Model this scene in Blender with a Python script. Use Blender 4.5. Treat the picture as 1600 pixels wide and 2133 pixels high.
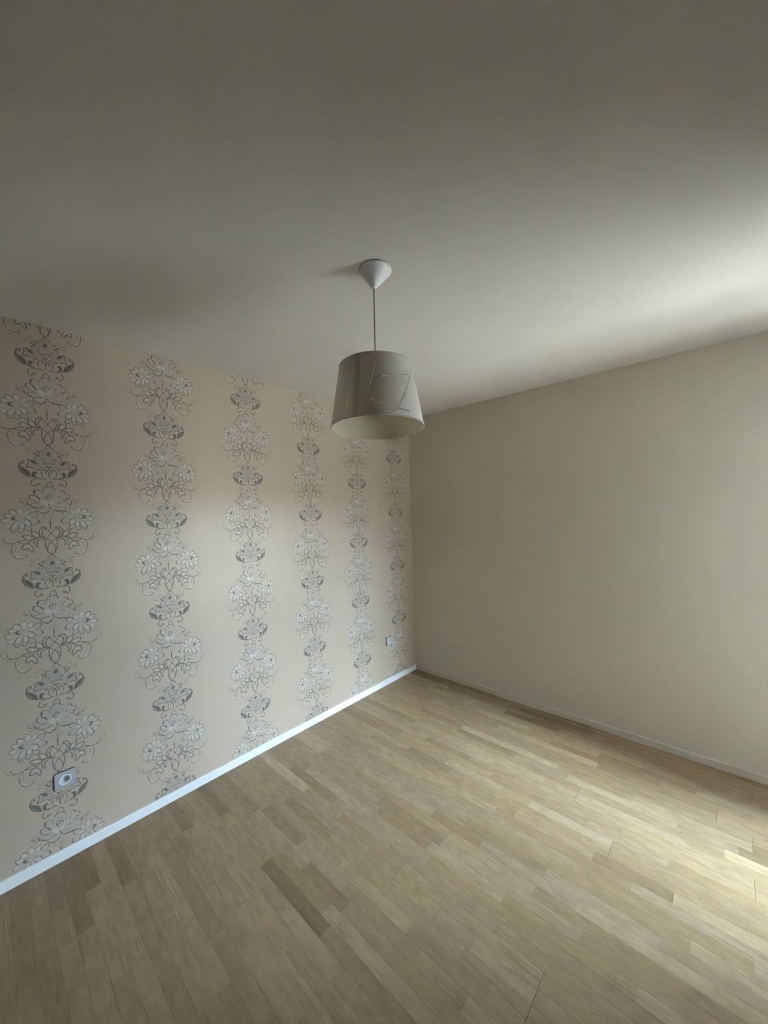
import bpy, bmesh, math, random
import numpy as np
from mathutils import Vector, Matrix
from mathutils.geometry import tessellate_polygon

for o in list(bpy.data.objects): bpy.data.objects.remove(o)
SC = bpy.context.scene
COL = SC.collection
PI = math.pi

# ------------------------------------------------------------------ camera
W, L, H = 3.18, 3.32, 2.50          # room: x 0..W (window wall), y 0..-L, z 0..H
CAM = (2.32975906, -2.92618262, 1.58448957)
yaw, pitch, roll, fpx = 0.744456974, -0.00123669767, -0.0324317136, 775.480826
fw = Vector((-math.sin(yaw)*math.cos(pitch), math.cos(yaw)*math.cos(pitch), math.sin(pitch)))
rt = Vector((math.cos(yaw), math.sin(yaw), 0)); up = rt.cross(fw)
c_, s_ = math.cos(roll), math.sin(roll)
r2 = rt*c_ + up*s_; u2 = -rt*s_ + up*c_
cam = bpy.data.cameras.new('camera'); camo = bpy.data.objects.new('camera', cam); COL.objects.link(camo)
cam.sensor_fit = 'HORIZONTAL'; cam.sensor_width = 36; cam.lens = fpx/1600*36; cam.clip_start = 0.01; cam.clip_end = 300
camo.matrix_world = Matrix(((r2.x, u2.x, -fw.x, CAM[0]), (r2.y, u2.y, -fw.y, CAM[1]), (r2.z, u2.z, -fw.z, CAM[2]), (0, 0, 0, 1)))
SC.camera = camo

# ------------------------------------------------------------------ world, sun, exposure
SKY_COL = (0.62, 0.80, 1.0); SKY_STR = 45.0
w = bpy.data.worlds.new('overcast_sky'); SC.world = w; w.use_nodes = True
bg = w.node_tree.nodes['Background']; bg.inputs[0].default_value = (*SKY_COL, 1); bg.inputs[1].default_value = SKY_STR
sun = bpy.data.lights.new('sun', 'SUN'); sun.energy = 50.0; sun.color = (1.0, 0.97, 0.93); sun.angle = math.radians(8)
suno = bpy.data.objects.new('sun', sun); COL.objects.link(suno)
suno.rotation_euler = Vector((0.12, -0.40, -0.90)).normalized().to_track_quat('-Z', 'Y').to_euler()   # along the outer wall: falls on the ground outside, never into the room
SC.view_settings.view_transform = 'Standard'; SC.view_settings.look = 'None'
SC.view_settings.gamma = 1; SC.view_settings.use_curve_mapping = False
SC.view_settings.exposure = 1.98
WIN = (-0.90, -0.185, 0.03, 2.38)     # french window opening: y0, y1, z0, z1
SKY_BLOCK_Y = -1.10
WT = 0.13                            # wall thickness at the window
pl = bpy.data.lights.new('window_portal', 'AREA'); pl.shape = 'RECTANGLE'
pl.size = WIN[1]-WIN[0]; pl.size_y = WIN[3]-WIN[2]; pl.cycles.is_portal = True
po = bpy.data.objects.new('window_portal', pl); COL.objects.link(po)
po.location = (W+0.02, (WIN[0]+WIN[1])/2, (WIN[2]+WIN[3])/2)
po.rotation_euler = Vector((-1, 0, 0)).to_track_quat('-Z', 'Z').to_euler()

# ------------------------------------------------------------------ helpers
def mat(name, col, rough=0.6, metal=0.0, spec=0.5):
    m = bpy.data.materials.new(name); m.use_nodes = True
    b = m.node_tree.nodes['Principled BSDF']
    b.inputs['Base Color'].default_value = (*col, 1); b.inputs['Roughness'].default_value = rough
    b.inputs['Metallic'].default_value = metal; b.inputs['Specular IOR Level'].default_value = spec
    return m
def N(m, t, **k):
    n = m.node_tree.nodes.new(t)
    for a, v in k.items(): setattr(n, a, v)
    return n
def LK(m, a, b): m.node_tree.links.new(a, b)
def noisy(name, col, rough, var, scale, bump=0.0, bscale=300, stretch=(1, 1, 1), spec=0.5, metal=0.0):
    m = mat(name, col, rough, metal, spec); b = m.node_tree.nodes['Principled BSDF']
    g = N(m, 'ShaderNodeNewGeometry'); mp = N(m, 'ShaderNodeMapping'); mp.inputs['Scale'].default_value = stretch
    LK(m, g.outputs['Position'], mp.inputs[0])
    n = N(m, 'ShaderNodeTexNoise'); n.inputs['Scale'].default_value = scale; n.inputs['Detail'].default_value = 5
    LK(m, mp.outputs[0], n.inputs['Vector'])
    r = N(m, 'ShaderNodeValToRGB'); e = r.color_ramp.elements
    e[0].position = 0.3; e[1].position = 0.7
    e[0].color = (*[c*(1-var) for c in col], 1); e[1].color = (*[min(1, c*(1+var)) for c in col], 1)
    LK(m, n.outputs[0], r.inputs[0]); LK(m, r.outputs[0], b.inputs['Base Color'])
    if bump:
        n2 = N(m, 'ShaderNodeTexNoise'); n2.inputs['Scale'].default_value = bscale; n2.inputs['Detail'].default_value = 3
        LK(m, mp.outputs[0], n2.inputs['Vector'])
        bp = N(m, 'ShaderNodeBump'); bp.inputs['Strength'].default_value = bump; bp.inputs['Distance'].default_value = 0.001
        LK(m, n2.outputs[0], bp.inputs['Height']); LK(m, bp.outputs[0], b.inputs['Normal'])
    return m
def link(name, me, parent=None, mats=()):
    o = bpy.data.objects.new(name, me); COL.objects.link(o)
    for m in mats: me.materials.append(m)
    if parent is not None: o.parent = parent
    return o
def struct(o): o['kind'] = 'structure'; return o
def box(bm, a, b, mi=0, bev=0.0):
    vs = [bm.verts.new((x, y, z)) for x in (a[0], b[0]) for y in (a[1], b[1]) for z in (a[2], b[2])]
    fs = [(0, 1, 3, 2), (4, 6, 7, 5), (0, 4, 5, 1), (2, 3, 7, 6), (0, 2, 6, 4), (1, 5, 7, 3)]
    F = []
    for f in fs:
        q = bm.faces.new([vs[i] for i in f]); q.material_index = mi; F.append(q)
    bmesh.ops.recalc_face_normals(bm, faces=F)
    if bev:
        bmesh.ops.bevel(bm, geom=list({e for f in F for e in f.edges}), offset=bev, segments=2, affect='EDGES', profile=0.7)
def bm_obj(name, bm, mats, parent=None, smooth=False):
    me = bpy.data.meshes.new(name); bm.to_mesh(me); bm.free()
    if smooth:
        for f in me.polygons: f.use_smooth = True
    return link(name, me, parent, mats)
def boxes(name, lst, m, parent=None, bev=0.0):
    bm = bmesh.new()
    for a, b in lst: box(bm, a, b, 0, bev)
    return bm_obj(name, bm, [m], parent)
def lathe(name, prof, m, parent=None, n=64, axis='Z', closed=False):
    me = bpy.data.meshes.new(name); V = []; F = []
    for r, z in prof:
        for i in range(n):
            t = 2*PI*i/n; V.append((r*math.cos(t), r*math.sin(t), z) if axis == 'Z' else (z, r*math.cos(t), r*math.sin(t)))
    k = len(prof)
    for j in range(k if closed else k-1):
        j2 = (j+1) % k
        for i in range(n): F.append((j*n+i, j*n+(i+1) % n, j2*n+(i+1) % n, j2*n+i))
    me.from_pydata(V, [], F); bm = bmesh.new(); bm.from_mesh(me)
    bmesh.ops.remove_doubles(bm, verts=bm.verts, dist=1e-6)
    bmesh.ops.recalc_face_normals(bm, faces=bm.faces); bm.to_mesh(me); bm.free()
    for f in me.polygons: f.use_smooth = True
    me.set_sharp_from_angle(angle=math.radians(35))
    return link(name, me, parent, [m])
def tube(name, pts, r, m, parent=None, n=10):
    V = []; F = []
    P = [Vector(p) for p in pts]
    for i, p in enumerate(P):
        d = (P[min(i+1, len(P)-1)]-P[max(i-1, 0)]).normalized()
        a = d.cross(Vector((0.13, 1, 0.07))).normalized(); b = d.cross(a)
        for k in range(n):
            t = 2*PI*k/n; V.append(p+a*r*math.cos(t)+b*r*math.sin(t))
    for i in range(len(P)-1):
        for k in range(n): F.append((i*n+k, i*n+(k+1) % n, (i+1)*n+(k+1) % n, (i+1)*n+k))
    F.append(tuple(range(n))[::-1]); F.append(tuple(range((len(P)-1)*n, len(P)*n)))
    me = bpy.data.meshes.new(name); me.from_pydata(V, [], F)
    for f in me.polygons: f.use_smooth = True
    return link(name, me, parent, [m])
def empty(name, loc, label, cat, group=None):
    o = bpy.data.objects.new(name, None); COL.objects.link(o); o.location = loc; o.empty_display_size = 0.1
    o['label'] = label; o['category'] = cat
    if group: o['group'] = group
    return o

# ------------------------------------------------------------------ materials
M_CEIL = noisy('ceiling_paint', (0.68, 0.63, 0.56), 0.75, 0.012, 3, 0.12, 420)
M_WALL = noisy('wall_paint', (0.64, 0.57, 0.46), 0.6, 0.015, 2.5, 0.15, 350)
M_BEHIND = noisy('bounce_cut_paint', (0.12, 0.098, 0.072), 0.7, 0.02, 3)  # unseen walls given a dark colour to cut bounced light
M_TRIM = noisy('trim_paint', (0.80, 0.81, 0.82), 0.4, 0.01, 6)
M_TRIM_SHADED = noisy('shaded_trim_paint', (0.62, 0.55, 0.45), 0.45, 0.01, 6)  # white trim with the back wall's shade put into its colour
M_SUB = mat('floor_underlay', (0.02, 0.013, 0.008), 0.95, 0, 0.1)
M_PLASTIC = mat('white_plastic', (0.78, 0.76, 0.72), 0.35)
M_CORD = mat('cord_sleeve', (0.30, 0.26, 0.24), 0.6)
M_INS = mat('socket_insert_white', (0.85, 0.87, 0.88), 0.3)
M_PLATE = noisy('socket_plate_grey', (0.46, 0.46, 0.47), 0.35, 0.02, 40)
M_EDGE = mat('socket_edge_dark', (0.05, 0.05, 0.055), 0.6)
M_DARK = mat('socket_hole', (0.015, 0.015, 0.018), 0.5)
M_BRASS = mat('earth_pin', (0.6, 0.55, 0.5), 0.3, 1.0)

# wallpaper: pearly cream paper with a fine fibre relief and a satin top coat
def wallpaper_mat():
    m = mat('pearl_wallpaper', (0.56, 0.49, 0.40), 0.42, 0.0, 0.5)
    b = m.node_tree.nodes['Principled BSDF']
    g = N(m, 'ShaderNodeNewGeometry')
    mp = N(m, 'ShaderNodeMapping'); mp.inputs['Scale'].default_value = (1, 60, 14); LK(m, g.outputs['Position'], mp.inputs[0])
    n = N(m, 'ShaderNodeTexNoise'); n.inputs['Scale'].default_value = 6; n.inputs['Detail'].default_value = 4; LK(m, mp.outputs[0], n.inputs['Vector'])
    r = N(m, 'ShaderNodeValToRGB'); e = r.color_ramp.elements
    e[0].position = 0.25; e[1].position = 0.75; e[0].color = (*WP_A, 1); e[1].color = (*WP_B, 1)
    LK(m, n.outputs[0], r.inputs[0]); LK(m, r.outputs[0], b.inputs['Base Color'])
    bp = N(m, 'ShaderNodeBump'); bp.inputs['Strength'].default_value = 0.12; bp.inputs['Distance'].default_value = 0.0006
    LK(m, n.outputs[0], bp.inputs['Height']); LK(m, bp.outputs[0], b.inputs['Normal'])
    b.inputs['Roughness'].default_value = WP_R; b.inputs['Specular IOR Level'].default_value = WP_S
    b.inputs['Metallic'].default_value = WP_M
    b.inputs['Coat Weight'].default_value = 0.45; b.inputs['Coat Roughness'].default_value = 0.5
    return m
WP_A, WP_B, WP_R, WP_S, WP_M = (0.575, 0.48, 0.375), (0.615, 0.515, 0.41), 0.47, 0.8, 0.35
M_PAPER = wallpaper_mat()
M_INK = mat('silver_grey_ink', (0.185, 0.165, 0.15), 0.42, 0.35)
M_INKD = mat('dark_grey_ink', (0.19, 0.17, 0.155), 0.42, 0.35)
M_INKG = mat('soft_grey_ink', (0.50, 0.445, 0.385), 0.47, 0.35)
M_PALE = mat('pale_pearl_print', (0.60, 0.53, 0.455), 0.47, 0.35)
M_SOFT = mat('pencil_grey_ink', (0.40, 0.35, 0.30), 0.47, 0.35)
M_HIL = mat('white_pearl_print', (0.70, 0.655, 0.60), 0.45, 0.4)

def oak_mat():
    m = mat('oiled_oak', (0.4, 0.3, 0.2), 0.5); b = m.node_tree.nodes['Principled BSDF']
    at = N(m, 'ShaderNodeAttribute', attribute_name='tone'); g = N(m, 'ShaderNodeNewGeometry')
    sc = N(m, 'ShaderNodeMath', operation='MULTIPLY'); sc.inputs[1].default_value = 173.7; LK(m, at.outputs['Fac'], sc.inputs[0])
    cb = N(m, 'ShaderNodeCombineXYZ'); LK(m, sc.outputs[0], cb.inputs[0]); LK(m, sc.outputs[0], cb.inputs[2])
    ad = N(m, 'ShaderNodeVectorMath', operation='ADD'); LK(m, g.outputs['Position'], ad.inputs[0]); LK(m, cb.outputs[0], ad.inputs[1])
    def nz(scale, st, det=4, dist=0.0):
        mp = N(m, 'ShaderNodeMapping'); mp.inputs['Scale'].default_value = st; LK(m, ad.outputs[0], mp.inputs[0])
        n = N(m, 'ShaderNodeTexNoise'); n.inputs['Scale'].default_value = scale; n.inputs['Detail'].default_value = det
        n.inputs['Distortion'].default_value = dist; LK(m, mp.outputs[0], n.inputs['Vector']); return n
    fine = nz(9, (3, 26, 1), 8); broad = nz(2.2, (1.2, 9, 1), 3, 1.2); spot = nz(34, (1, 1.9, 1), 2); mott = nz(14, (1, 2.5, 1), 6)
    # growth rings: distorted bands
    mp = N(m, 'ShaderNodeMapping'); mp.inputs['Scale'].default_value = (0.8, 5.0, 1); LK(m, ad.outputs[0], mp.inputs[0])
    wv = N(m, 'ShaderNodeTexWave', wave_type='BANDS', bands_direction='Y'); wv.inputs['Scale'].default_value = 4.2
    wv.inputs['Distortion'].default_value = 14; wv.inputs['Detail'].default_value = 2.5; wv.inputs['Detail Scale'].default_value = 0.9
    LK(m, mp.outputs[0], wv.inputs['Vector'])
    base = N(m, 'ShaderNodeValToRGB'); e = base.color_ramp.elements
    e[0].position = 0; e[1].position = 1; e[0].color = (*OAK[0], 1); e[1].color = (*OAK[3], 1)
    x = e.new(0.35); x.color = (*OAK[1], 1); x = e.new(0.7); x.color = (*OAK[2], 1)
    LK(m, at.outputs['Fac'], base.inputs[0])
    hs = N(m, 'ShaderNodeMath', operation='MULTIPLY'); hs.inputs[1].default_value = 911.3; LK(m, at.outputs['Fac'], hs.inputs[0])
    fr = N(m, 'ShaderNodeMath', operation='FRACT'); LK(m, hs.outputs[0], fr.inputs[0])
    hue = N(m, 'ShaderNodeValToRGB'); h = hue.color_ramp.elements
    h[0].color = (0.98, 0.99, 1.06, 1); h[1].color = (1.02, 1.00, 0.93, 1); q = h.new(0.5); q.color = (1.02, 0.985, 0.99, 1)
    LK(m, fr.outputs[0], hue.inputs[0])
    def rng(src, lo, hi, a, c):
        n = N(m, 'ShaderNodeMapRange'); n.inputs[1].default_value = lo; n.inputs[2].default_value = hi
        n.inputs[3].default_value = a; n.inputs[4].default_value = c; LK(m, src, n.inputs[0]); return n.outputs[0]
    def mul(a, c):
        n = N(m, 'ShaderNodeMath', operation='MULTIPLY'); LK(m, a, n.inputs[0]); LK(m, c, n.inputs[1]); return n.outputs[0]
    amt = rng(broad.outputs[0], 0.54, 0.62, 0.0, 1)
    ring = N(m, 'ShaderNodeMix', data_type='FLOAT'); LK(m, amt, ring.inputs[0]); ring.inputs[2].default_value = 1.0
    LK(m, rng(wv.outputs['Fac'], 0.2, 0.7, 1.02, 0.84), ring.inputs[3])
    f = mul(rng(fine.outputs[0], 0.3, 0.7, 0.94, 1.05), rng(mott.outputs[0], 0.3, 0.7, 0.84, 1.12))
    f = mul(f, ring.outputs[0]); f = mul(f, rng(spot.outputs[0], 0.74, 0.78, 1.0, 0.55))
    vm = N(m, 'ShaderNodeVectorMath', operation='SCALE'); LK(m, base.outputs[0], vm.inputs[0]); LK(m, f, vm.inputs['Scale'])
    v2 = N(m, 'ShaderNodeVectorMath', operation='MULTIPLY'); LK(m, vm.outputs[0], v2.inputs[0]); LK(m, hue.outputs[0], v2.inputs[1])
    LK(m, v2.outputs[0], b.inputs['Base Color'])
    LK(m, rng(fine.outputs[0], 0.3, 0.7, 0.50, 0.40), b.inputs['Roughness'])
    bp = N(m, 'ShaderNodeBump'); bp.inputs['Strength'].default_value = 0.10; bp.inputs['Distance'].default_value = 0.0008
    LK(m, fine.outputs[0], bp.inputs['Height']); LK(m, bp.outputs[0], b.inputs['Normal'])
    b.inputs['Specular IOR Level'].default_value = 0.4
    return m
OAK = [(0.205, 0.137, 0.072), (0.288, 0.204, 0.116), (0.33, 0.24, 0.142), (0.40, 0.31, 0.195)]
M_OAK = oak_mat()

def shade_mat(name, col, tr):
    m = bpy.data.materials.new(name); m.use_nodes = True; nt = m.node_tree; nt.nodes.clear()
    out = N(m, 'ShaderNodeOutputMaterial'); d = N(m, 'ShaderNodeBsdfDiffuse'); t = N(m, 'ShaderNodeBsdfTranslucent'); mx = N(m, 'ShaderNodeMixShader')
    g = N(m, 'ShaderNodeNewGeometry'); n = N(m, 'ShaderNodeTexNoise'); n.inputs['Scale'].default_value = 420; n.inputs['Detail'].default_value = 2
    LK(m, g.outputs['Position'], n.inputs['Vector'])
    r = N(m, 'ShaderNodeValToRGB'); e = r.color_ramp.elements; e[0].position = .3; e[1].position = .7
    e[0].color = (*[c*.95 for c in col], 1); e[1].color = (*[min(1, c*1.04) for c in col], 1)
    LK(m, n.outputs[0], r.inputs[0]); LK(m, r.outputs[0], d.inputs[0])
    t.inputs[0].default_value = (col[0], col[1]*.96, col[2]*.88, 1); mx.inputs[0].default_value = tr
    LK(m, d.outputs[0], mx.inputs[1]); LK(m, t.outputs[0], mx.inputs[2]); LK(m, mx.outputs[0], out.inputs[0])
    return m
M_SHADE = shade_mat('linen_shade', (0.92, 0.885, 0.845), 0.36)
M_LINE = shade_mat('shade_lining', (0.70, 0.65, 0.53), 0.42)
M_SEAM = shade_mat('linen_shade_double', (0.82, 0.775, 0.71), 0.34)
M_RIM = mat('rim_tape', (0.66, 0.62, 0.57), 0.7)
def glass_mat():
    m = bpy.data.materials.new('window_glass'); m.use_nodes = True; m.node_tree.nodes.clear()
    out = N(m, 'ShaderNodeOutputMaterial'); t = N(m, 'ShaderNodeBsdfTransparent'); g = N(m, 'ShaderNodeBsdfGlossy'); mx = N(m, 'ShaderNodeMixShader')
    f = N(m, 'ShaderNodeFresnel'); f.inputs[0].default_value = 1.3; g.inputs['Roughness'].default_value = 0.0
    t.inputs[0].default_value = (0.96, 0.98, 0.97, 1)
    LK(m, f.outputs[0], mx.inputs[0]); LK(m, t.outputs[0], mx.inputs[1]); LK(m, g.outputs[0], mx.inputs[2]); LK(m, mx.outputs[0], out.inputs[0])
    return m
M_GLASS = glass_mat()
M_PAVE = noisy('pavement', (0.31, 0.30, 0.28), 0.9, 0.1, 0.4)
M_FACADE = noisy('facade_render', (0.045, 0.036, 0.027), 0.9, 0.05, 0.5)

# ------------------------------------------------------------------ room shell
T = 0.12
struct(boxes('ceiling', [((-T, -L-T, H), (W+WT, T, H+0.15))], M_CEIL))
wall_left = struct(boxes('wall_left', [((-T, -L-T, -0.1), (0, T, H))], M_WALL))
wall_back = struct(boxes('wall_back', [((0, 0, -0.1), (W+WT, T, H))], M_WALL))
y0, y1, z0, z1 = WIN
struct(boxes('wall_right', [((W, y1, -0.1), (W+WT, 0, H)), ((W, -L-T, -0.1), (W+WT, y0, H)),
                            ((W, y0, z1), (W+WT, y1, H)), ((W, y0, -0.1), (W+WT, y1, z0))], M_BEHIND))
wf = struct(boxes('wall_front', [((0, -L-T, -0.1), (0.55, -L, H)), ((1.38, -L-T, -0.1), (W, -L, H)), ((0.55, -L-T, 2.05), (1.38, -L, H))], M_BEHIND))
floor = struct(boxes('floor', [((0, -L, -0.1), (W, 0, -0.009))], M_SUB))

# door behind the photographer
d = struct(boxes('door_1', [((0.59, -L-0.055, 0.005), (1.34, -L-0.015, 2.01))], M_TRIM, bev=0.002))
boxes('door_frame', [((0.551, -L-T+.01, 0), (0.589, -L+0.012, 2.05)), ((1.341, -L-T+.01, 0), (1.379, -L+0.012, 2.05)), ((0.551, -L-T+.01, 2.012), (1.379, -L+0.012, 2.049))], M_TRIM, d, 0.001)
boxes('door_panel', [((0.69, -L-0.016, 0.2), (1.24, -L-0.008, 0.9)), ((0.69, -L-0.016, 1.05), (1.24, -L-0.008, 1.85))], M_TRIM, d, 0.003)
hd = tube('door_handle', [(1.28, -L-0.016, 1.02), (1.28, -L+0.035, 1.02), (1.27, -L+0.04, 1.02), (1.16, -L+0.04, 1.02)], 0.009, M_BRASS, d)

# french window
wn = struct(boxes('window_1', [((W+.06, y0, z0), (W+.12, y0+.05, z1)), ((W+.06, y1-.05, z0), (W+.12, y1, z1)),
                               ((W+.06, y0+.05, z1-.05), (W+.12, y1-.05, z1)), ((W+.06, y0+.05, z0), (W+.12, y1-.05, z0+.04))], M_TRIM))
ym = (y0+y1)/2
for a, b in ((y0+.052, ym-.001), (ym+.001, y1-.052)):
    fr = boxes('casement', [((W+.05, a, z0+.042), (W+.105, a+.06, z1-.052)), ((W+.05, b-.06, z0+.042), (W+.105, b, z1-.052)),
                            ((W+.05, a+.06, z1-.112), (W+.105, b-.06, z1-.052)), ((W+.05, a+.06, z0+.042), (W+.105, b-.06, z0+.12))], M_TRIM, wn)
    boxes('pane', [((W+.075, a+.06, z0+.12), (W+.079, b-.06, z1-.112))], M_GLASS, fr)

# baseboards
def baseboard(name, a, b, n, m=None):
    # a,b: ends on the wall line, n: inward normal
    bm = bmesh.new(); t, h = BBT, BBH
    prof = [(0, 0.001), (t, 0.001), (t, h-0.004), (t-0.003, h), (0, h)]
    A = [bm.verts.new((a[0]+n[0]*p, a[1]+n[1]*p, z)) for p, z in prof]; B = [bm.verts.new((b[0]+n[0]*p, b[1]+n[1]*p, z)) for p, z in prof]
    k = len(prof)
    for i in range(k): bm.faces.new([A[i], A[(i+1) % k], B[(i+1) % k], B[i]])
    bm.faces.new(A); bm.faces.new(B[::-1]); bmesh.ops.recalc_face_normals(bm, faces=bm.faces)
    return struct(bm_obj(name, bm, [m or M_TRIM]))
BBT, BBH = 0.011, 0.049
baseboard('baseboard_left', (0.0006, -L), (0.0006, -0.0005), (1, 0))
baseboard('baseboard_back', (BBT+0.001, -0.0006), (W-0.001, -0.0006), (0, -1), M_TRIM_SHADED)
baseboard('baseboard_right', (W-0.0006, -L), (W-0.0006, WIN[0]-0.01), (-1, 0))
baseboard('baseboard_front', (1.385, -L+0.0006), (W-0.013, -L+0.0006), (0, 1))

# ------------------------------------------------------------------ outside: ground, opposite facade
g = bpy.data.meshes.new('ground'); g.from_pydata([(-60, -80, -3.4), (90, -80, -3.4), (90, 80, -3.4), (-60, 80, -3.4)], [], [(0, 1, 2, 3)])
struct(link('ground', g, None, [M_PAVE]))
FAC_X, FAC_Z = 21.0, 5.2
# unseen wing added to cut skylight from the right, and the block opposite
struct(boxes('wall_sky_blocker', [((W+WT+0.02, -14, -3.3), (16.5, SKY_BLOCK_Y, 9.0))], M_FACADE))
struct(boxes('wall_opposite', [((FAC_X, -45, -3.3), (FAC_X+10, 45, FAC_Z))], M_FACADE))

# ------------------------------------------------------------------ parquet floor
ROW = 0.0553; OFF = 0.0024; GAP = 0.00018
JOINTS = [(-0.114,-0.209,2.397),(-0.268,-0.314,2.173),(-0.322,-0.375,2.402),(-0.323,-0.439,1.716),(-0.391,-0.510,2.257),(-0.399,-0.444,1.494),(-0.409,-0.452,1.490),(-0.432,-0.475,1.798),(-0.480,-0.534,2.029),(-0.486,-0.531,0.546),(-0.519,-0.606,2.381),(-0.551,-0.650,0.870),(-0.554,-0.602,1.924),(-0.561,-0.626,1.095),(-0.612,-0.666,0.601),(-0.642,-0.698,2.285),(-0.647,-0.859,1.691),(-0.677,-0.772,1.000),(-0.735,-0.781,2.147),(-0.749,-0.806,1.230),(-0.759,-0.887,2.378),(-0.777,-0.837,0.901),(-0.818,-0.860,1.922),(-0.848,-0.881,1.090),(-0.857,-0.898,0.754),(-0.872,-0.910,1.268),(-0.874,-0.901,2.104),(-0.891,-1.021,0.996),(-0.910,-0.944,1.780),(-0.933,-1.062,1.899),(-0.967,-1.013,2.308),(-0.991,-1.045,1.349),(-1.009,-1.064,1.058),(-1.038,-1.098,2.137),(-1.048,-1.099,1.489),(-1.100,-1.151,0.925),(-1.115,-1.222,1.402),(-1.119,-1.164,2.001),(-1.213,-1.331,1.712),(-1.283,-1.344,2.119),(-1.323,-1.371,0.597),(-1.325,-1.363,1.438),(-1.338,-1.385,1.161),(-1.350,-1.400,2.263),(-1.350,-1.505,0.312),(-1.373,-1.402,1.983),(-1.373,-1.497,1.292),(-1.374,-1.427,1.986),(-1.399,-1.457,1.707),(-1.400,-1.459,1.704),(-1.408,-1.455,1.065),(-1.442,-1.476,1.409),(-1.448,-1.487,1.897),(-1.475,-1.535,1.627),(-1.476,-1.531,1.623),(-1.485,-1.530,0.927),(-1.518,-1.561,1.256),(-1.543,-1.598,0.881),(-1.603,-1.645,1.116),(-1.619,-1.656,0.286),(-1.643,-1.703,0.514),(-1.646,-1.775,1.232),(-1.651,-1.821,1.836),(-1.711,-1.740,1.457),(-1.728,-1.785,1.611),(-1.752,-1.801,0.863),(-1.786,-1.830,0.491),(-1.863,-1.889,0.455),(-1.869,-1.897,1.102),(-1.898,-1.982,1.165),(-1.924,-1.982,0.897),(-1.948,-1.996,1.444),(-2.003,-2.035,0.760),(-2.004,-2.050,1.504),(-2.154,-2.271,1.112),(-2.194,-2.231,0.836),(-2.202,-2.231,0.829),(-2.204,-2.301,0.271),(-2.219,-2.261,0.545),(-2.387,-2.432,0.742),(-2.417,-2.477,0.340),(-2.417,-2.490,1.053),(-2.622,-2.670,0.278),(-2.697,-2.741,0.291)]
TONES = [(0.941,-0.590,.9),(0.194,-1.377,.85),(0.718,-1.578,.82),(1.133,-1.504,.82),(1.853,-0.981,.9),(2.311,-0.69,.97),(1.628,-0.413,.85),(1.969,-0.58,.85),(2.061,-0.64,.85),
 (0.203,-2.259,.12),(0.208,-2.652,.06),(0.526,-1.774,.25),(1.017,-1.465,.2),(0.474,-1.656,.22),(1.219,-1.543,.25),(2.112,-0.312,.12),(1.857,-0.42,.2),(0.852,-0.857,.2),(0.726,-0.594,.2),
 (1.460,-0.102,.1),(1.964,-1.477,.3),(1.964,-1.53,.33),(2.0,-1.59,.3),(0.337,-2.710,.12),(0.982,-1.971,.15),(1.018,-2.046,.25),(1.761,-0.344,.12),(1.664,-1.303,.2),(0.778,-1.088,.3)]
rnd = random.Random(11)
nrow = int(L/ROW)+2
cuts = {i: [] for i in range(nrow)}
for ya, yb, x in JOINTS:
    i0 = round((-ya-OFF)/ROW); i1 = max(i0+1, round((-yb-OFF)/ROW))
    wide = (i1-i0) >= 2
    for i in range(i0, i1):
        if 0 <= i < nrow and all(abs(x-c[0]) > 0.12 for c in cuts[i]): cuts[i].append((x, wide))
staves = []
for i in range(nrow):
    ytop = max(-(i*ROW+OFF), -L) if i else -0.0005
    if i == 0: ytop = -0.0005
    ya = -0.0005 if i == 0 else -((i-0)*ROW+OFF)
    yb = max(-((i+1)*ROW+OFF), -L+0.0005)
    if ya-yb < 0.006: continue
    c = sorted(cuts[i]); xs = [(0.003, False)]+c+[(W-0.001, False)]
    full = [xs[0]]
    for k in range(1, len(xs)):
        a = full[-1][0]; b = xs[k][0]; gapx = b-a
        if gapx > 0.62:
            n = max(2, round(gapx/rnd.uniform(0.34, 0.5)))
            for q in range(1, n): full.append((a+gapx*q/n+rnd.uniform(-0.09, 0.09), False))
        full.append(xs[k])
    for (a, wa), (b, wb) in zip(full, full[1:]):
        t = min(1, max(0, rnd.gauss(0.5, 0.17)))
        for tx, ty, tt in TONES:
            if a < tx < b and yb < ty < ya: t = tt
        staves.append((a+(0.0006 if wa else GAP), b-(0.0006 if wb else GAP), ya-GAP, yb+GAP, t))
inv = camo.matrix_world.inverted()
def px_area(s):
    P = []
    for x, y in ((s[0], s[2]), (s[1], s[2]), (s[1], s[3]), (s[0], s[3])):
        v = inv @ Vector((x, y, 0))
        if v.z > -0.05: return 0
        P.append((800+fpx*v.x/-v.z, 1066.5-fpx*v.y/-v.z))
    cx = sum(p[0] for p in P)/4; cy = sum(p[1] for p in P)/4
    if not any(-5 < p[0] < 1605 and p[1] < 2140 for p in P): return 0
    return abs(sum(P[i][0]*P[(i+1) % 4][1]-P[(i+1) % 4][0]*P[i][1] for i in range(4)))/2
order = sorted(staves, key=px_area, reverse=True)
def stave(bm, s, dz, origin=(0, 0)):
    x0, x1, ya, yb, t = s; e = 0.00022; ox, oy = origin
    top = dz; rings = []
    for (k, z) in ((0, -0.0085), (0, top-e), (e, top)):
        rings.append([bm.verts.new((x-ox, y-oy, z)) for x, y in ((x0+k, yb+k), (x1-k, yb+k), (x1-k, ya-k), (x0+k, ya-k))])
    for r0, r1 in zip(rings, rings[1:]):
        for q in range(4): bm.faces.new((r0[q], r0[(q+1) % 4], r1[(q+1) % 4], r1[q]))
    bm.faces.new(rings[-1])
def tone_attr(me, vals):
    at = me.attributes.new('tone', 'FLOAT', 'POINT'); at.data.foreach_set('value', vals)
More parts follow.
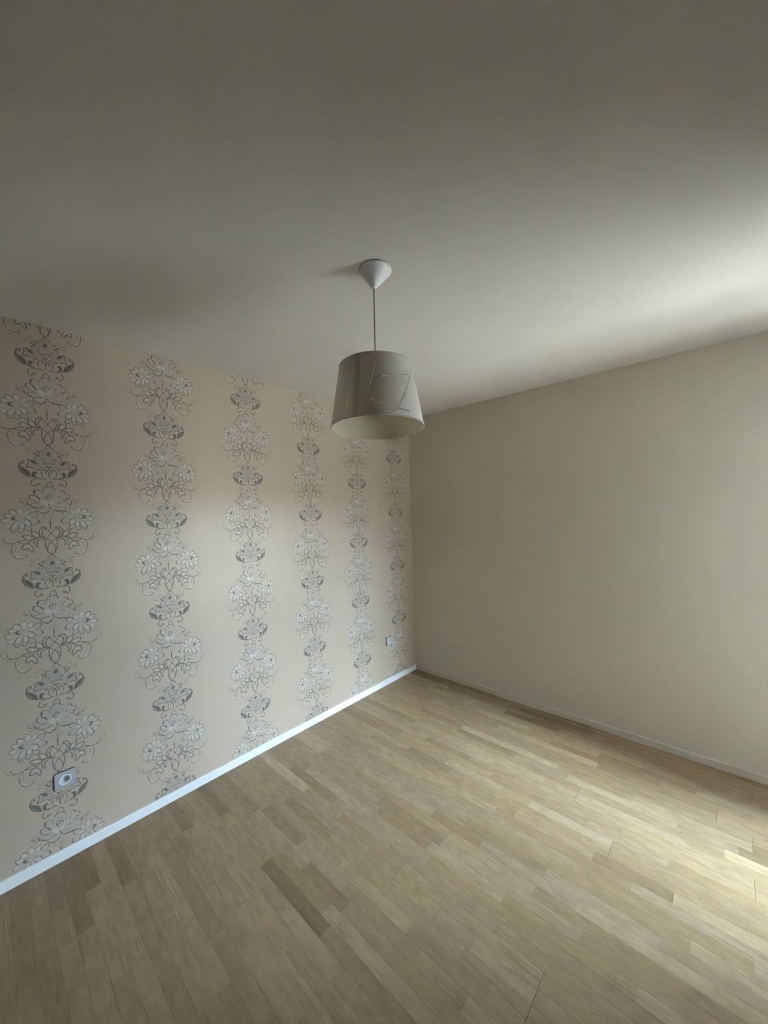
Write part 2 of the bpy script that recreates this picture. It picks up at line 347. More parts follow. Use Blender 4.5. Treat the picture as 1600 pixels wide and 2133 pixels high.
for s in order[:300]:
    bm = bmesh.new(); o_ = ((s[0]+s[1])/2, (s[2]+s[3])/2); stave(bm, s, rnd.uniform(-0.00008, 0), o_)
    o = bm_obj('plank', bm, [M_OAK], floor); o.location = (o_[0], o_[1], 0)
    tone_attr(o.data, [s[4]]*len(o.data.vertices))
bm = bmesh.new(); tv = []
for s in order[300:]:
    stave(bm, s, rnd.uniform(-0.00008, 0)); tv += [s[4]]*12
o = bm_obj('plank_field', bm, [M_OAK], floor); o['kind'] = 'stuff'; tone_attr(o.data, tv)

# ------------------------------------------------------------------ wallpaper with its printed flowers
MOTIF=[["SP",0,[-217,-425,-63,-270,113,-320,213,-432,500,-462,694,-690,543,-833,619,-1004,594,-1431,331,-1413,125,-1366,-25,-1255,-93,-1441,-282,-1505,-474,-1334,-663,-1166,-611,-1005,-707,-771,-681,-678,-518,-679,-557,-506,-525,-439,-342,-442]],
["SH",0,[-280,-929,-154,-873,-81,-973,47,-933,178,-825,96,-1011,43,-1101,-7,-1056,-47,-1132,-161,-1157,-234,-1073,-332,-1051]],
["SL",11,[-245,-519,-216,-391,-152,-303,-63,-270,25,-269,113,-320,163,-389,213,-432]],
["SL",5,[-229,-506,-234,-588,-234,-689]],
["SL",9,[-269,-498,-342,-442,-439,-414,-525,-439,-557,-506,-553,-606,-518,-679]],
["SF",0,[-555,-428,-506,-437,-500,-534,-532,-619,-573,-552]],
["SL",5,[-318,-488,-284,-595,-267,-674]],
["SL",9,[-257,-1001,-441,-1002,-585,-929,-679,-842,-707,-771,-681,-678,-603,-662,-483,-703,-411,-785,-347,-898]],
["SL",16,[-679,-842,-710,-770,-685,-681,-627,-662]],
["SL",19,[-483,-708,-411,-776,-350,-894]],
["SL",9,[-357,-1079,-527,-1041,-625,-1068,-669,-1164,-616,-1193,-508,-1251,-411,-1257,-287,-1236,-137,-1196]],
["SL",17,[-669,-1164,-616,-1197,-484,-1257]],
["SL",10,[-386,-1255,-287,-1236,-137,-1196]],
["SL",5,[-221,-1076,-297,-1142,-336,-1225]],
["SL",10,[-436,-1277,-474,-1334,-415,-1414,-360,-1444,-282,-1513,-194,-1501,-93,-1441,-34,-1354,-18,-1239]],
["SL",17,[-360,-1444,-282,-1509,-194,-1501,-93,-1441,-40,-1361]],
["SL",9,[-32,-1034,-47,-1115,1,-1227,88,-1331,189,-1389,331,-1413,475,-1413,594,-1431]],
["SL",18,[125,-1366,215,-1398,331,-1413,475,-1413]],
["SL",7,[594,-1431,701,-1456]],
["SL",5,[91,-1214,168,-1214,271,-1220,335,-1255,388,-1229]],
["SL",4,[192,-1270,205,-1367]],
["SL",4,[294,-1319,290,-1399]],
["SL",4,[386,-1298,397,-1394]],
["SL",4,[480,-1233,530,-1330]],
["SL",5,[532,-1174,548,-1319,498,-1436]],
["SL",9,[338,-466,404,-466,458,-445,510,-483,527,-585]],
["SL",14,[444,-443,510,-483,530,-583]],
["SL",9,[534,-579,640,-605,705,-692,703,-787,635,-811,554,-824]],
["SL",18,[662,-805,608,-817,554,-824]],
["SL",11,[633,-905,552,-906,498,-932]],
["SL",9,[278,-783,332,-728,359,-688]],
["SL",5,[402,-568,380,-645,318,-740]],
["SL",5,[257,-578,190,-652,137,-715]],
["SL",5,[429,-1061,336,-1056,246,-1034]],
["SL",5,[392,-925,472,-924,526,-895]],
["SL",6,[277,-982,341,-1013,406,-1036]],
["SL",8,[540,-953,619,-1004,650,-1080]],
["SL",4,[19,-328,17,-479]],
["SL",4,[-123,-421,-62,-489,0,-540]],
["SL",4,[131,-458,65,-533,43,-608]],
["SL",4,[-124,-438,-127,-571,-111,-662]],
["SF",0,[-149,-690,-122,-695,-131,-777,-152,-815,-169,-769]],
["SF",0,[-97,-700,-66,-639,-31,-596,-22,-623,-54,-667,-75,-722]],
["SF",0,[-24,-631,5,-671,19,-738,-2,-740,-23,-690]],
["SF",0,[-56,-742,-28,-740,-30,-798,-50,-831,-64,-791]],
["SF",0,[41,-653,79,-677,102,-750,79,-757,52,-714]],
["SG",0,[-164,-787,-100,-733,-39,-830,-67,-917,-129,-878]],
["SL",5,[-164,-770,-153,-840,-92,-912,-16,-919,49,-866,82,-788]],
["ML",16,[-693,-1122,-757,-1061,-809,-964]],
["ML",6,[-699,-1128,-806,-1096,-899,-1029,-1039,-966,-1109,-1015]],
["ML",6,[-898,-997,-943,-896,-1011,-809,-1025,-892,-980,-968,-898,-997]],
["ML",10,[-980,-968,-934,-997,-892,-987]],
["ML",6,[-827,-964,-848,-873,-811,-832,-760,-912,-739,-1020]],
["ML",5,[-818,-1115,-891,-1171,-984,-1129]],
["SL",6,[-11,-1983,-20,-1813,-47,-1654,-82,-1511]],
["SL",6,[-11,-1983,13,-1770,57,-1527,92,-1400]],
["SG",0,[-273,-1665,-186,-1662,-101,-1759,-41,-1892,-16,-2016,-67,-1919,-139,-1782,-200,-1717,-268,-1700]],
["SG",0,[256,-1686,182,-1676,103,-1742,23,-1891,-12,-2017,48,-1897,128,-1765,245,-1718]],
["SF",0,[-35,-1893,3,-1903,14,-1990,-7,-2069,-38,-2027]],
["SL",12,[-17,-2033,-12,-2152,-6,-2272]],
["MP",0,[-891,-1407,-697,-1284,-707,-1444,-452,-1446,-435,-1504,-518,-1647,-377,-1905,-465,-1970,-648,-1981,-660,-2221,-692,-2287,-881,-2225,-966,-2328,-1037,-2356,-1116,-2251,-1291,-2338,-1345,-2199,-1367,-2172,-1573,-2098,-1554,-1997,-1507,-1910,-1633,-1815,-1631,-1753,-1468,-1707,-1527,-1584,-1520,-1508,-1351,-1511,-1365,-1377,-1323,-1309,-1153,-1381,-1104,-1259,-1010,-1230,-941,-1302]],
["ML",6,[-885,-1426,-813,-1362,-697,-1284,-707,-1444,-734,-1562]],
["ML",6,[-1153,-1365,-1104,-1259,-1010,-1230,-941,-1302,-891,-1407]],
["ML",9,[-1351,-1511,-1365,-1377,-1323,-1309,-1233,-1335,-1142,-1402,-1081,-1512]],
["ML",9,[-1351,-1511,-1441,-1483,-1520,-1508,-1527,-1584,-1479,-1671,-1412,-1704]],
["ML",8,[-1457,-1713,-1558,-1711,-1631,-1753,-1633,-1815,-1574,-1892,-1507,-1910]],
["ML",6,[-1486,-1952,-1554,-1997,-1573,-2098,-1479,-2130,-1367,-2172]],
["ML",10,[-1166,-1905,-1260,-1986,-1325,-2097,-1345,-2199,-1291,-2338,-1210,-2316,-1128,-2246]],
["ML",7,[-1327,-2176,-1231,-2225,-1150,-2218]],
["ML",9,[-1038,-1904,-1058,-2023,-1079,-2142,-1115,-2220,-1037,-2356,-966,-2328,-905,-2213,-878,-2112,-899,-1972]],
["ML",6,[-1066,-2100,-986,-2172,-903,-2165]],
["ML",9,[-663,-2105,-656,-2223,-692,-2287,-787,-2256,-881,-2225]],
["ML",9,[-941,-1757,-846,-1754,-740,-1805,-682,-1898,-660,-1991,-686,-2077,-806,-2067,-876,-2000,-892,-1927]],
["ML",8,[-726,-1746,-629,-1694,-532,-1715,-448,-1780,-377,-1905,-465,-1970,-564,-2005,-648,-1981]],
["ML",15,[-460,-1774,-377,-1905,-465,-1970]],
["ML",9,[-734,-1578,-672,-1493,-574,-1440,-452,-1446,-435,-1504,-468,-1605,-518,-1647]],
["ML",6,[-880,-1705,-795,-1615,-699,-1595,-554,-1614]],
["ML",5,[-1193,-1619,-1101,-1623,-998,-1697]],
["ML",5,[-1164,-1818,-1059,-1813]],
["MF",0,[-1327,-1682,-1263,-1649,-1193,-1619,-1166,-1664,-1218,-1695,-1196,-1745,-1105,-1790,-1221,-1810,-1277,-1757]],
["MH",0,[-1201,-1951,-1108,-1901,-1134,-2017,-1230,-2162,-1292,-2162,-1261,-2050]],
["MH",0,[-1004,-1953,-934,-1955,-914,-2095,-974,-2146,-1031,-2085]],
["MH",0,[-872,-1839,-753,-1864,-708,-1968,-757,-2026,-851,-1963]],
["MH",0,[-868,-1678,-747,-1621,-603,-1640,-677,-1704,-797,-1712]],
["MH",0,[-863,-1469,-741,-1363,-737,-1462,-793,-1551]],
["MH",0,[-1095,-1376,-1011,-1286,-944,-1399,-982,-1510,-1052,-1509]],
["MH",0,[-1325,-1379,-1222,-1388,-1144,-1498,-1214,-1512,-1316,-1464]],
["MH",0,[-1476,-1545,-1374,-1547,-1331,-1616,-1399,-1646,-1477,-1608]],
["MH",0,[-1582,-1793,-1447,-1765,-1404,-1835,-1528,-1868]],
["MH",0,[-1521,-2045,-1396,-1982,-1341,-2041,-1422,-2112]],
["ML",15,[-160,-2709,-284,-2642,-407,-2613,-530,-2633,-654,-2701,-740,-2787,-778,-2881]],
["ML",11,[-383,-2625,-440,-2430,-548,-2343,-656,-2322,-665,-2432,-590,-2569,-469,-2623]],
["ML",11,[-531,-2641,-650,-2555,-769,-2486,-888,-2482,-965,-2507,-914,-2614,-821,-2679,-677,-2688]],
["ML",11,[-765,-2823,-823,-2744,-952,-2708,-1059,-2749,-1135,-2765,-1014,-2821,-896,-2835,-778,-2849]],
["ML",13,[-211,-2730,-310,-2696,-410,-2728,-473,-2794,-494,-2899,-479,-3015,-443,-3043]],
["ML",10,[-457,-2653,-532,-2682,-589,-2784,-568,-2927,-540,-3008,-455,-3039]],
["MH",0,[-586,-2406,-514,-2451,-468,-2566,-540,-2520]],
["MH",0,[-664,-2614,-771,-2567,-854,-2580,-749,-2643]],
["MH",0,[-811,-2763,-906,-2741,-989,-2762,-895,-2800]],
["ML",13,[-147,-2200,-221,-2139,-322,-2173,-399,-2285,-414,-2410,-369,-2549,-259,-2663]],
["ML",15,[-160,-2202,-249,-2242,-314,-2344,-305,-2498,-234,-2634,-160,-2709]],
["MF",0,[-146,-2166,-135,-2214,-173,-2237,-216,-2166]],
["MH",0,[-235,-2182,-298,-2218,-363,-2319,-366,-2451,-331,-2552,-341,-2430,-312,-2294]],
["ML",10,[-175,-2698,-102,-2567,3,-2433,70,-2348,150,-2217]],
["ML",13,[-175,-2698,-207,-2849,-208,-3016,-180,-3165,-108,-3320,-10,-3474]],
["ML",10,[-175,-2698,-56,-2775,56,-2900,123,-3053,138,-3197,115,-3354]],
["SL",12,[-47,1737,-7,1669,101,1561,194,1402]],
["SL",8,[35,1693,-50,1610,-162,1501,-213,1373]],
["ML",12,[-758,-2777,-790,-2877,-931,-2912,-992,-3110,-868,-3118,-799,-3062,-734,-3192,-625,-3259,-621,-3087,-694,-2954,-783,-2864]],
["MH",0,[-829,-2912,-907,-3043,-802,-3005,-698,-3141,-718,-3009,-784,-2910]],
["ML",9,[-1084,-2756,-1261,-2824,-1413,-2822,-1539,-2722,-1584,-2618,-1540,-2556]],
["ML",6,[-1261,-2830,-1413,-2837,-1584,-2799,-1728,-2664,-1771,-2530,-1733,-2422,-1665,-2473]],
["ML",9,[-1173,-2805,-1285,-2908,-1338,-3106,-1274,-3341,-1168,-3499,-1058,-3531,-946,-3513,-843,-3454,-852,-3382,-909,-3401]],
["ML",6,[-1208,-2887,-1175,-3066,-1243,-3167]],
["MH",0,[-1294,-3258,-1186,-3355,-1061,-3474,-1124,-3499,-1231,-3401]],
["ML",13,[-822,747,-873,766,-871,836,-811,831]],
["ML",12,[-811,828,-877,864,-954,814,-1008,694,-1005,535,-927,364,-802,253,-648,184,-478,144,-319,100,-184,92,-75,68]],
["ML",20,[-987,756,-1009,659,-997,532,-927,373,-802,259,-648,187]],
["ML",7,[-877,838,-943,757,-946,653,-871,571,-757,510,-681,410,-627,220]],
["MF",0,[-990,643,-897,572,-808,521,-707,412,-641,208,-737,255,-863,374,-955,516]],
["MF",0,[-592,198,-594,341,-537,409,-425,402,-406,350,-463,326,-486,246,-462,147]],
["ML",12,[-319,91,-453,89,-560,42,-621,-58,-604,-181,-527,-248,-460,-213,-418,-140,-352,-149,-366,-197,-434,-241]],
["ML",6,[-549,-52,-455,-9,-373,58]],
["MH",0,[-536,-66,-454,36,-387,63,-469,-48]],
["ML",10,[-3,95,-4,278,-65,484,-171,605,-252,634]],
["ML",10,[-116,69,-235,203,-265,359,-228,490,-147,496,-94,403,-123,341,-166,372]],
["ML",10,[5,-9,-80,-113,-116,-207,-113,-336]],
["SF",0,[-17,466,-18,585,-115,681,-100,719,-32,676,4,608,37,684,113,697,70,632,17,578,3,458]],
["MG",0,[-760,919,-589,964,-455,1059,-244,948,-110,847,-221,777,-252,634,-362,504,-521,546,-690,583,-774,605,-711,794]],
["SG",0,[-368,1335,-219,1375,-93,1524,42,1452,162,1228,199,1050,53,770,-31,727,-110,883,-293,1146]],
["ML",15,[-760,919,-655,943,-583,940]],
["ML",12,[-760,919,-708,811,-739,716,-774,605,-690,583,-572,601,-521,546]],
["ML",12,[-427,582,-362,500,-295,533,-306,627]],
["ML",15,[-104,848,-146,787,-221,777]],
["ML",10,[-241,1065,-223,959,-164,866]],
["ML",9,[-456,1024,-441,1108,-347,1129,-295,1039]],
["ML",13,[-382,1330,-301,1357,-220,1348]],
["ML",10,[-362,1324,-317,1263,-346,1147]],
["ML",18,[-340,1136,-438,1224,-516,1286]],
["ML",6,[-541,1304,-558,1453,-510,1526,-445,1468,-419,1352,-437,1250]],
["ML",5,[-772,1472,-669,1428,-623,1314,-697,1340,-766,1461]],
["ML",5,[-505,1184,-687,1230,-778,1223,-647,1287]],
["MF",0,[-625,861,-590,928,-563,954,-532,890,-491,932,-446,894,-460,846,-398,787,-436,744,-515,773,-567,813]],
["SF",0,[-92,1314,-44,1298,-15,1352,39,1325,54,1366,73,1295,107,1265,64,1225,30,1236,35,1152,-7,1148,-61,1185,-80,1228,-32,1248]],
["SL",8,[-89,1413,-80,1519,-12,1502,48,1422]],
["SL",7,[61,1097,113,969,198,1013,253,939]],
["ML",7,[-68,886,-44,768,-15,831]]]

PER = 0.5083; AXY = -2.7022; ZN = 0.7614; PITCH = 0.4935
def smooth(P, n=4):
    if len(P) < 3: return P
    out = []
    for i in range(len(P)-1):
        p0 = P[max(i-1, 0)]; p1 = P[i]; p2 = P[i+1]; p3 = P[min(i+2, len(P)-1)]
        for k in range(n):
            t = k/n
            out.append(tuple(0.5*((2*p1[j])+(-p0[j]+p2[j])*t+(2*p0[j]-5*p1[j]+4*p2[j]-p3[j])*t*t+(-p0[j]+3*p1[j]-3*p2[j]+p3[j])*t*t*t) for j in (0, 1)))
    out.append(P[-1]); return out
LAY = {'P': (0.00012, 3), 'G': (0.00018, 2), 'H': (0.00024, 4), 'U': (0.00028, 5), 'L': (0.00034, 0), 'F': (0.00054, 1)}
LW = 0.0021
def motif_mesh():
    V = []; F = []; MI = []
    for idx, (mk, w10, co) in enumerate(MOTIF):
        lift = idx*1.2e-6          # printed one over the other: never two strokes in one plane
        pts0 = [(co[i]*1e-4, co[i+1]*1e-4) for i in range(0, len(co), 2)]
        for sg in ((1, -1) if mk[0] == 'M' else (1,)):
            P = [(p[0]*sg, p[1]) for p in pts0]; k = mk[1]; xx, mi = LAY[k]; xx += lift*0.2
            if k == 'L':
                Q = smooth(P); n = len(Q)
                for kk, fac in ((('U', 2.2), ('L', 1.0)) if w10 >= 9 else (('L', 1.0),)):
                    xx, mi = LAY[kk]; xx += lift if kk == 'L' else lift*0.2; base = len(V)
                    hw = max(w10/10*LW/2*fac, 0.0006)
                    for i, q in enumerate(Q):
                        a = Q[max(i-1, 0)]; b = Q[min(i+1, n-1)]; dx, dy = b[0]-a[0], b[1]-a[1]; d = math.hypot(dx, dy) or 1
                        taper = 0.45+0.55*min(1, 4*min(i, n-1-i)/n+0.15)
                        if kk == 'U': taper *= 0.35+0.65*abs(math.sin(i*0.55+w10))
                        nx, ny = -dy/d*hw*taper, dx/d*hw*taper
                        V.append((xx, q[0]+nx, q[1]+ny)); V.append((xx, q[0]-nx, q[1]-ny))
                    for i in range(n-1):
                        F.append((base+2*i, base+2*i+1, base+2*i+3, base+2*i+2)); MI.append(mi)
            else:
                Q = smooth(P+[P[0]], 2 if k in 'FH' else 3)[:-1]; base = len(V)
                V += [(xx, q[0], q[1]) for q in Q]
                for t in tessellate_polygon([[Vector((q[0], q[1], 0)) for q in Q]]):
                    F.append(tuple(base+i for i in t)); MI.append(mi)
    me = bpy.data.meshes.new('floral_motif'); me.from_pydata(V, [], F); me.polygons.foreach_set('material_index', MI)
    for m in (M_INK, M_INKD, M_INKG, M_PALE, M_HIL, M_SOFT): me.materials.append(m)
    bm = bmesh.new(); bm.from_mesh(me)
    for f in bm.faces:
        f.normal_update()
        if f.normal.x < 0: f.normal_flip()
    bm.to_mesh(me); bm.free(); return me
MOT = motif_mesh(); zs = [v.co.z for v in MOT.vertices]; ZLO, ZHI = min(zs), max(zs)
PT = 0.0005
def clipped(zc, lo, hi):
    bm = bmesh.new(); bm.from_mesh(MOT)
    for z, nrm in ((lo-zc, -1), (hi-zc, 1)):
        bmesh.ops.bisect_plane(bm, geom=bm.verts[:]+bm.edges[:]+bm.faces[:], plane_co=(0, 0, z), plane_no=(0, 0, nrm), clear_outer=True)
    me = bpy.data.meshes.new('floral_motif_cut'); bm.to_mesh(me); bm.free()
    for m in (M_INK, M_INKD, M_INKG, M_PALE, M_HIL, M_SOFT): me.materials.append(m)
    return me
ZBOT, ZTOP = BBH+0.001, H-0.0005
for k in range(7):
    yc = AXY+PITCH*(5-k); ya = min(yc+PITCH/2, -0.0006); yb = max(yc-PITCH/2, -L+0.001)
    if ya-yb < 0.05: continue
    st = boxes('wallpaper_strip', [((0.00002, yb+0.0002, ZBOT), (PT, ya-0.0002, ZTOP))], M_PAPER, wall_left)
    zn = ZN+(0.250-PER if k % 2 == 0 else 0)
    if k == 6: continue
    zc = zn-2*PER
    while zc+ZLO < ZTOP:
        if zc+ZHI > ZBOT+0.02:
            me = MOT if (zc+ZLO > ZBOT and zc+ZHI < ZTOP) else clipped(zc, ZBOT, ZTOP)
            if len(me.polygons) > 3:
                o = link('floral_motif', me, st); o.location = (PT, yc, zc)
        zc += PER

# ------------------------------------------------------------------ wall sockets
def pierce(y, z):
    R_, hh = 0.0229, 0.036
    cut = lathe('cutter', [(0.0001, -0.03), (R_, -0.03), (R_, 0.03), (0.0001, 0.03)], M_DARK, None, 32, 'X'); cut.location = (0, y, z)
    bpy.context.view_layer.update()
    for o in [wall_left]+[c for c in wall_left.children if c.name.startswith('wallpaper_strip')]:
        ys = [v.co.y for v in o.data.vertices]
        if min(ys) < y-R_ and max(ys) > y+R_:
            md = o.modifiers.new('b', 'BOOLEAN'); md.operation = 'DIFFERENCE'; md.solver = 'EXACT'; md.object = cut
            dg = bpy.context.evaluated_depsgraph_get(); me = bpy.data.meshes.new_from_object(o.evaluated_get(dg))
            o.modifiers.remove(md); o.data = me
        for c in o.children:
            if c.name.startswith('floral_motif') and abs(c.location.y-y) < 0.25 and c.location.z+ZLO-0.05 < z < c.location.z+ZHI+0.05:
                bm = bmesh.new(); bm.from_mesh(c.data); ly, lz = y-c.location.y, z-c.location.z
                for co, no in (((0, ly-hh, 0), (0, 1, 0)), ((0, ly+hh, 0), (0, 1, 0)), ((0, 0, lz-hh), (0, 0, 1)), ((0, 0, lz+hh), (0, 0, 1))):
                    bmesh.ops.bisect_plane(bm, geom=bm.verts[:]+bm.edges[:]+bm.faces[:], plane_co=co, plane_no=no)
                dead = [f for f in bm.faces if abs(f.calc_center_median().y-ly) < hh and abs(f.calc_center_median().z-lz) < hh]
                bmesh.ops.delete(bm, geom=dead, context='FACES')
                me = c.data.copy(); bm.to_mesh(me); bm.free(); c.data = me
    m_ = cut.data; bpy.data.objects.remove(cut); bpy.data.meshes.remove(m_)
def socket(y, z, label):
    pierce(y, z)
    e = empty('wall_socket', (0.0007, y, z), label, 'socket', 'sockets low on the papered wall')
    h = 0.0385
    bm = bmesh.new(); t = 0.011
    # frame plate with a round opening
    n = 48; R = 0.0235
    def ringv(r, x, sq=False):
        out = []
        for i in range(n):
            a = 2*PI*(i+0.5)/n; c, s = math.cos(a), math.sin(a)
            k = (r/max(abs(c), abs(s))) if sq else r
            out.append(bm.verts.new((x, c*k, s*k)))
        return out
    r0 = ringv(h, 0, True); r1 = ringv(h, t-0.002, True); r2_ = ringv(h-0.002, t, True); r3 = ringv(R, t); r4 = ringv(R, 0)
    for a, b in ((r0, r1), (r1, r2_), (r2_, r3), (r3, r4), (r4, r0)):
        for i in range(n): bm.faces.new((a[i], a[(i+1) % n], b[(i+1) % n], b[i]))
    bmesh.ops.recalc_face_normals(bm, faces=bm.faces)
    for f in bm.faces:
        c = f.calc_center_median()
        if abs(f.normal.x) < 0.3 and c.x < t-0.001 and max(abs(c.y), abs(c.z)) > h-0.003: f.material_index = 1
    bm_obj('cover_plate', bm, [M_PLATE, M_EDGE], e)
    ins = lathe('insert', [(0.0232, 0.001), (0.0232, 0.0125), (0.0222, 0.0135), (0.0186, 0.0135), (0.0178, 0.0125), (0.0172, -0.018), (0.001, -0.0185)], M_INS, e, 48, 'X')
    ins['label'] = 'white round socket insert'
    lathe('contact_hole', [(0.0001, -0.0175), (0.0027, -0.0175), (0.0027, -0.0182)], M_DARK, ins, 16, 'X').location = (0, -0.0095, 0)
    lathe('contact_hole', [(0.0001, -0.0175), (0.0027, -0.0175), (0.0027, -0.0182)], M_DARK, ins, 16, 'X').location = (0, 0.0095, 0)
    lathe('earth_pin', [(0.0024, -0.018), (0.0024, 0.002), (0.0015, 0.005), (0.0001, 0.0058)], M_BRASS, ins, 16, 'X').location = (0, 0, 0.010)
    return e
socket(-2.6825, 0.3735, 'square grey wall socket with white round insert, near left edge of the papered wall')
socket(-0.392, 0.388, 'small distant wall socket on the papered wall beside the back corner')

# ------------------------------------------------------------------ pendant lamp
LX, LY = 1.374, -1.9095
lamp = empty('pendant_lamp', (LX, LY, 1.89), 'white pendant lamp with tapered linen shade hanging from the ceiling on a thin cord', 'lamp')
BZ = 1.89
def loc(p): return (p[0]-LX, p[1]-LY, p[2]-BZ)
can = lathe('ceiling_canopy', [(0.0560, 0.0), (0.0590, 0.0), (0.0605, -0.003), (0.0605, -0.0085), (0.0580, -0.0125), (0.0500, -0.0225), (0.0300, -0.0485), (0.0115, -0.0715), (0.0085, -0.0765), (0.0060, -0.0785), (0.0033, -0.0780), (0.0031, -0.070), (0.0280, -0.046), (0.0540, -0.012)], M_PLASTIC, lamp, 72, closed=True)
for v in can.data.vertices: v.co.y += v.co.z*0.17          # the tip sits off centre
can.location = loc((1.3735, -1.891, H-0.0006)); can['label'] = 'white cone ceiling canopy'
tube('cord', [loc(p) for p in ((1.3735, -1.897, 2.4650), (1.3737, -1.902, 2.435), (1.3738, -1.9043, 2.418), (1.3738, -1.905, 2.38), (1.3739, -1.907, 2.28), (1.374, -1.9095, 2.16), (1.374, -1.9095, 2.10))], 0.0022, M_CORD, lamp)
ZT, ZB, RT, RB = 2.1240, 1.8955, 0.1366, 0.1726
# shade with punched dotted lines
NA, NZ = 760, 160
PUNCH = [[1,(-94.0,0.962),(-93.8,0.783)],[1,(-103.0,0.402),(-91.5,0.386),(-77.3,0.389)],[1,(-85.1,0.327),(-84.9,0.184),(-85.9,0.045)],[1,(-47.4,0.943),(-47.8,0.798),(-49.4,0.695),(-53.0,0.513),(-56.7,0.445),(-59.6,0.377)],
 [2,(-38.6,0.601),(-27.1,0.619),(-12.9,0.658),(4.2,0.72)],[1,(-12.6,0.722),(-11.9,0.692)],[1,(-10.0,0.634),(-5.3,0.53)],[1,(-0.9,0.463),(9.8,0.347),(23.0,0.219)],
 [2,(21.5,0.97),(13.2,0.802),(-0.5,0.548),(-12.4,0.313),(-22.5,0.145),(-29.0,0.048)],[2,(-55.2,0.266),(-49.4,0.227),(-44.2,0.195),(-40.5,0.179),(-27.2,0.125)],[2,(-21.2,0.106),(-5.2,0.092)],
 [1,(-155.6,0.067),(-159.8,0.144)],[1,(-173.6,0.204),(-184.9,0.105)],[2,(136.5,0.319),(124.7,0.102)],[2,(138.1,0.267),(152.2,0.106)],[1,(60,0.8),(75,0.4),(95,0.2)],[2,(50,0.3),(80,0.5),(115,0.55)],[1,(170,0.8),(200,0.6),(215,0.3)],[2,(150,0.5),(175,0.62),(205,0.7)]]
hole = np.zeros((NZ, NA), bool)
cellz = (ZT-ZB)/NZ
for ln in PUNCH:
    kind = ln[0]; P = ln[1:]
    Q = []
    pp = [(a, z) for a, z in P]
    for i in range(1, len(pp)):       # unwrap
        a = pp[i][0]
        while a-pp[i-1][0] > 180: a -= 360
        while a-pp[i-1][0] < -180: a += 360
        pp[i] = (a, pp[i][1])
    Q = smooth(pp, 8)
    # walk in millimetres
    def mm(q): return (math.radians(q[0])*(RB+(RT-RB)*q[1])*1000, q[1]*(ZT-ZB)*1000)
    s = 0.0
    for a, b in zip(Q, Q[1:]):
        A, B = mm(a), mm(b); d = math.hypot(B[0]-A[0], B[1]-A[1]); st = 0.4; n = max(1, int(d/st))
        for i in range(n):
            t = i/n; s += d/n
            if (s % 3.4) > 1.7: continue
            q = (a[0]+(b[0]-a[0])*t, a[1]+(b[1]-a[1])*t)
            nx, ny = -(B[1]-A[1])/(d or 1), (B[0]-A[0])/(d or 1)
            for off in ((-0.6, 0.6) if kind == 1 else (-1.8, -0.9, 0.0, 0.9, 1.8)):
                rad = (RB+(RT-RB)*q[1])*1000
                aa = q[0]+math.degrees(nx*off/rad); zz = q[1]+ny*off/((ZT-ZB)*1000)
                ci = int((aa % 360)/360*NA) % NA; cj = int(zz*NZ)
                if 3 < cj < NZ-3: hole[cj, ci] = True
TILT = Matrix.Rotation(math.radians(-2.3), 3, Vector((math.cos(yaw), math.sin(yaw), 0)))
zc0 = (ZT+ZB)/2
def sp(r, z, th):
    v = TILT @ Vector((r*math.cos(th), r*math.sin(th), z-zc0)); return (v.x, v.y, v.z+zc0-BZ)
V = [sp(RB+(RT-RB)*j/NZ, ZB+(ZT-ZB)*j/NZ, 2*PI*i/NA) for j in range(NZ+1) for i in range(NA)]
F = []
for j in range(NZ):
    for i in range(NA):
        if not hole[j, i]: F.append((j*NA+i, j*NA+(i+1) % NA, (j+1)*NA+(i+1) % NA, (j+1)*NA+i))
me = bpy.data.meshes.new('lamp_shade'); me.from_pydata(V, [], F)
me.polygons.foreach_set('use_smooth', [True]*len(F))
V2 = [sp(RB-0.0007+(RT-RB)*j/NZ, ZB+(ZT-ZB)*j/NZ, 2*PI*i/NA) for j in range(NZ+1) for i in range(NA)]
me2 = bpy.data.meshes.new('lining'); me2.from_pydata(V2, [], F); me2.polygons.foreach_set('use_smooth', [True]*len(F))
sh = link('lamp_shade', me, lamp, [M_SHADE])
link('lining', me2, sh, [M_LINE])['label'] = 'yellowish inner lining'; sh['label'] = 'off-white linen shade with punched dotted lines'
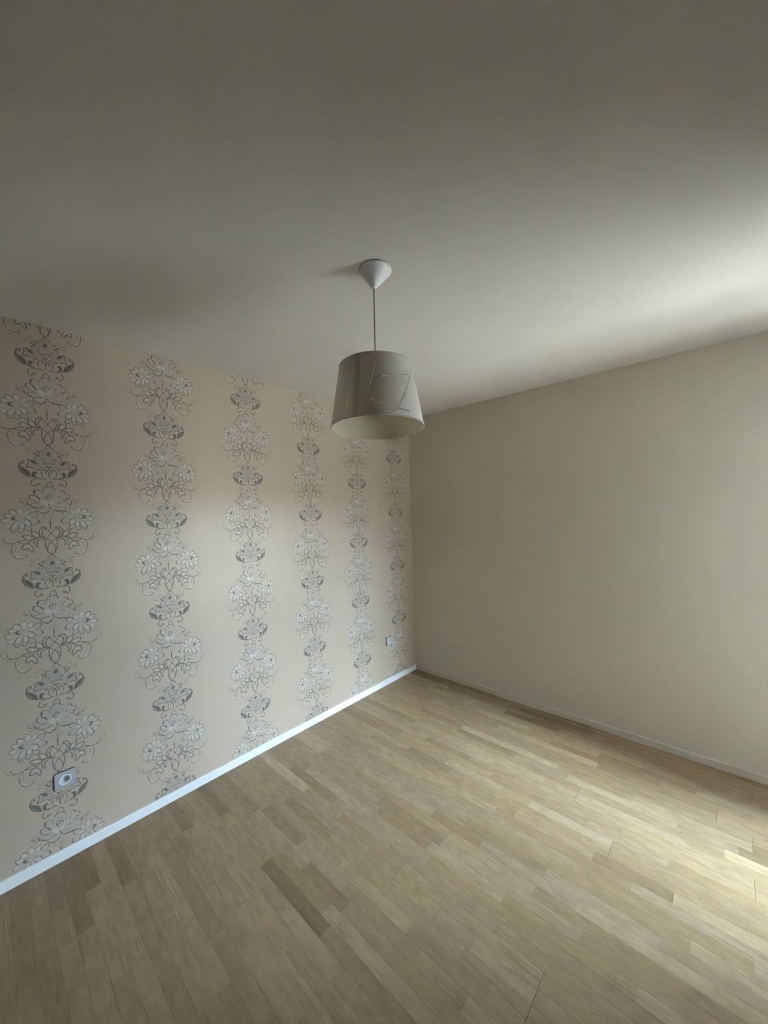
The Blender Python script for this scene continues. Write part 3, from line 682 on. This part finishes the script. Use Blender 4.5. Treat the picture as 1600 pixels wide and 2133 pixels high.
# overlap seam
n = 8; a0, a1 = math.radians(-75.5), math.radians(-68.0)
V = [sp(RB+0.0008+(RT-RB)*j/12, ZB+(ZT-ZB)*j/12, a0+(a1-a0)*i/n) for j in range(13) for i in range(n+1)]
F = [(j*(n+1)+i, j*(n+1)+i+1, (j+1)*(n+1)+i+1, (j+1)*(n+1)+i) for j in range(12) for i in range(n)]
me = bpy.data.meshes.new('seam_flap'); me.from_pydata(V, [], F); me.polygons.foreach_set('use_smooth', [True]*len(F))
link('seam_flap', me, sh, [M_SEAM])['label'] = 'darker overlapping vertical seam'
def rim(name, r, z, h, m):
    V = []; F = []; n = 128; prof = [(r+0.0012, z-h/2), (r+0.0014, z+h/2), (r-0.0014, z+h/2), (r-0.0016, z-h/2)]
    for rr, zz in prof:
        for i in range(n): V.append(sp(rr, zz, 2*PI*i/n))
    for j in range(4):
        for i in range(n): F.append((j*n+i, j*n+(i+1) % n, ((j+1) % 4)*n+(i+1) % n, ((j+1) % 4)*n+i))
    me = bpy.data.meshes.new(name); me.from_pydata(V, [], F)
    for f in me.polygons: f.use_smooth = i > 0
    return link(name, me, sh, [m])
rim('bottom_rim', RB, ZB+0.001, 0.004, M_RIM); rim('top_rim', RT, ZT-0.001, 0.004, M_RIM)
# fitter ring, arms, lamp holder and bulb inside
fit = lathe('fitter', [(0.021, 0.0), (0.021, 0.004), (0.016, 0.004), (0.016, 0.0)], M_PLASTIC, lamp, 32, closed=True); fit.location = (0, 0, 2.055-BZ)
for k in range(3):
    a = 2*PI*k/3+0.4
    tube('arm', [(0.02*math.cos(a), 0.02*math.sin(a), 0.002), (0.06*math.cos(a), 0.06*math.sin(a), 0.03), (0.133*math.cos(a), 0.133*math.sin(a), 0.057)], 0.0016, M_PLASTIC, fit, 8)
lathe('lamp_holder', [(0.0025, 0.062), (0.012, 0.058), (0.0155, 0.05), (0.0155, 0.0), (0.0135, -0.006), (0.0005, -0.006)], M_PLASTIC, lamp, 32).location = (0, 0, 2.050-BZ)
M_BULB = mat('opal_bulb', (0.85, 0.84, 0.80), 0.2)
lathe('bulb', [(0.0125, 0.0), (0.0130, -0.012), (0.020, -0.028), (0.026, -0.045), (0.0255, -0.058), (0.019, -0.070), (0.008, -0.0765), (0.0004, -0.078)], M_BULB, lamp, 32).location = (0, 0, 2.038-BZ)
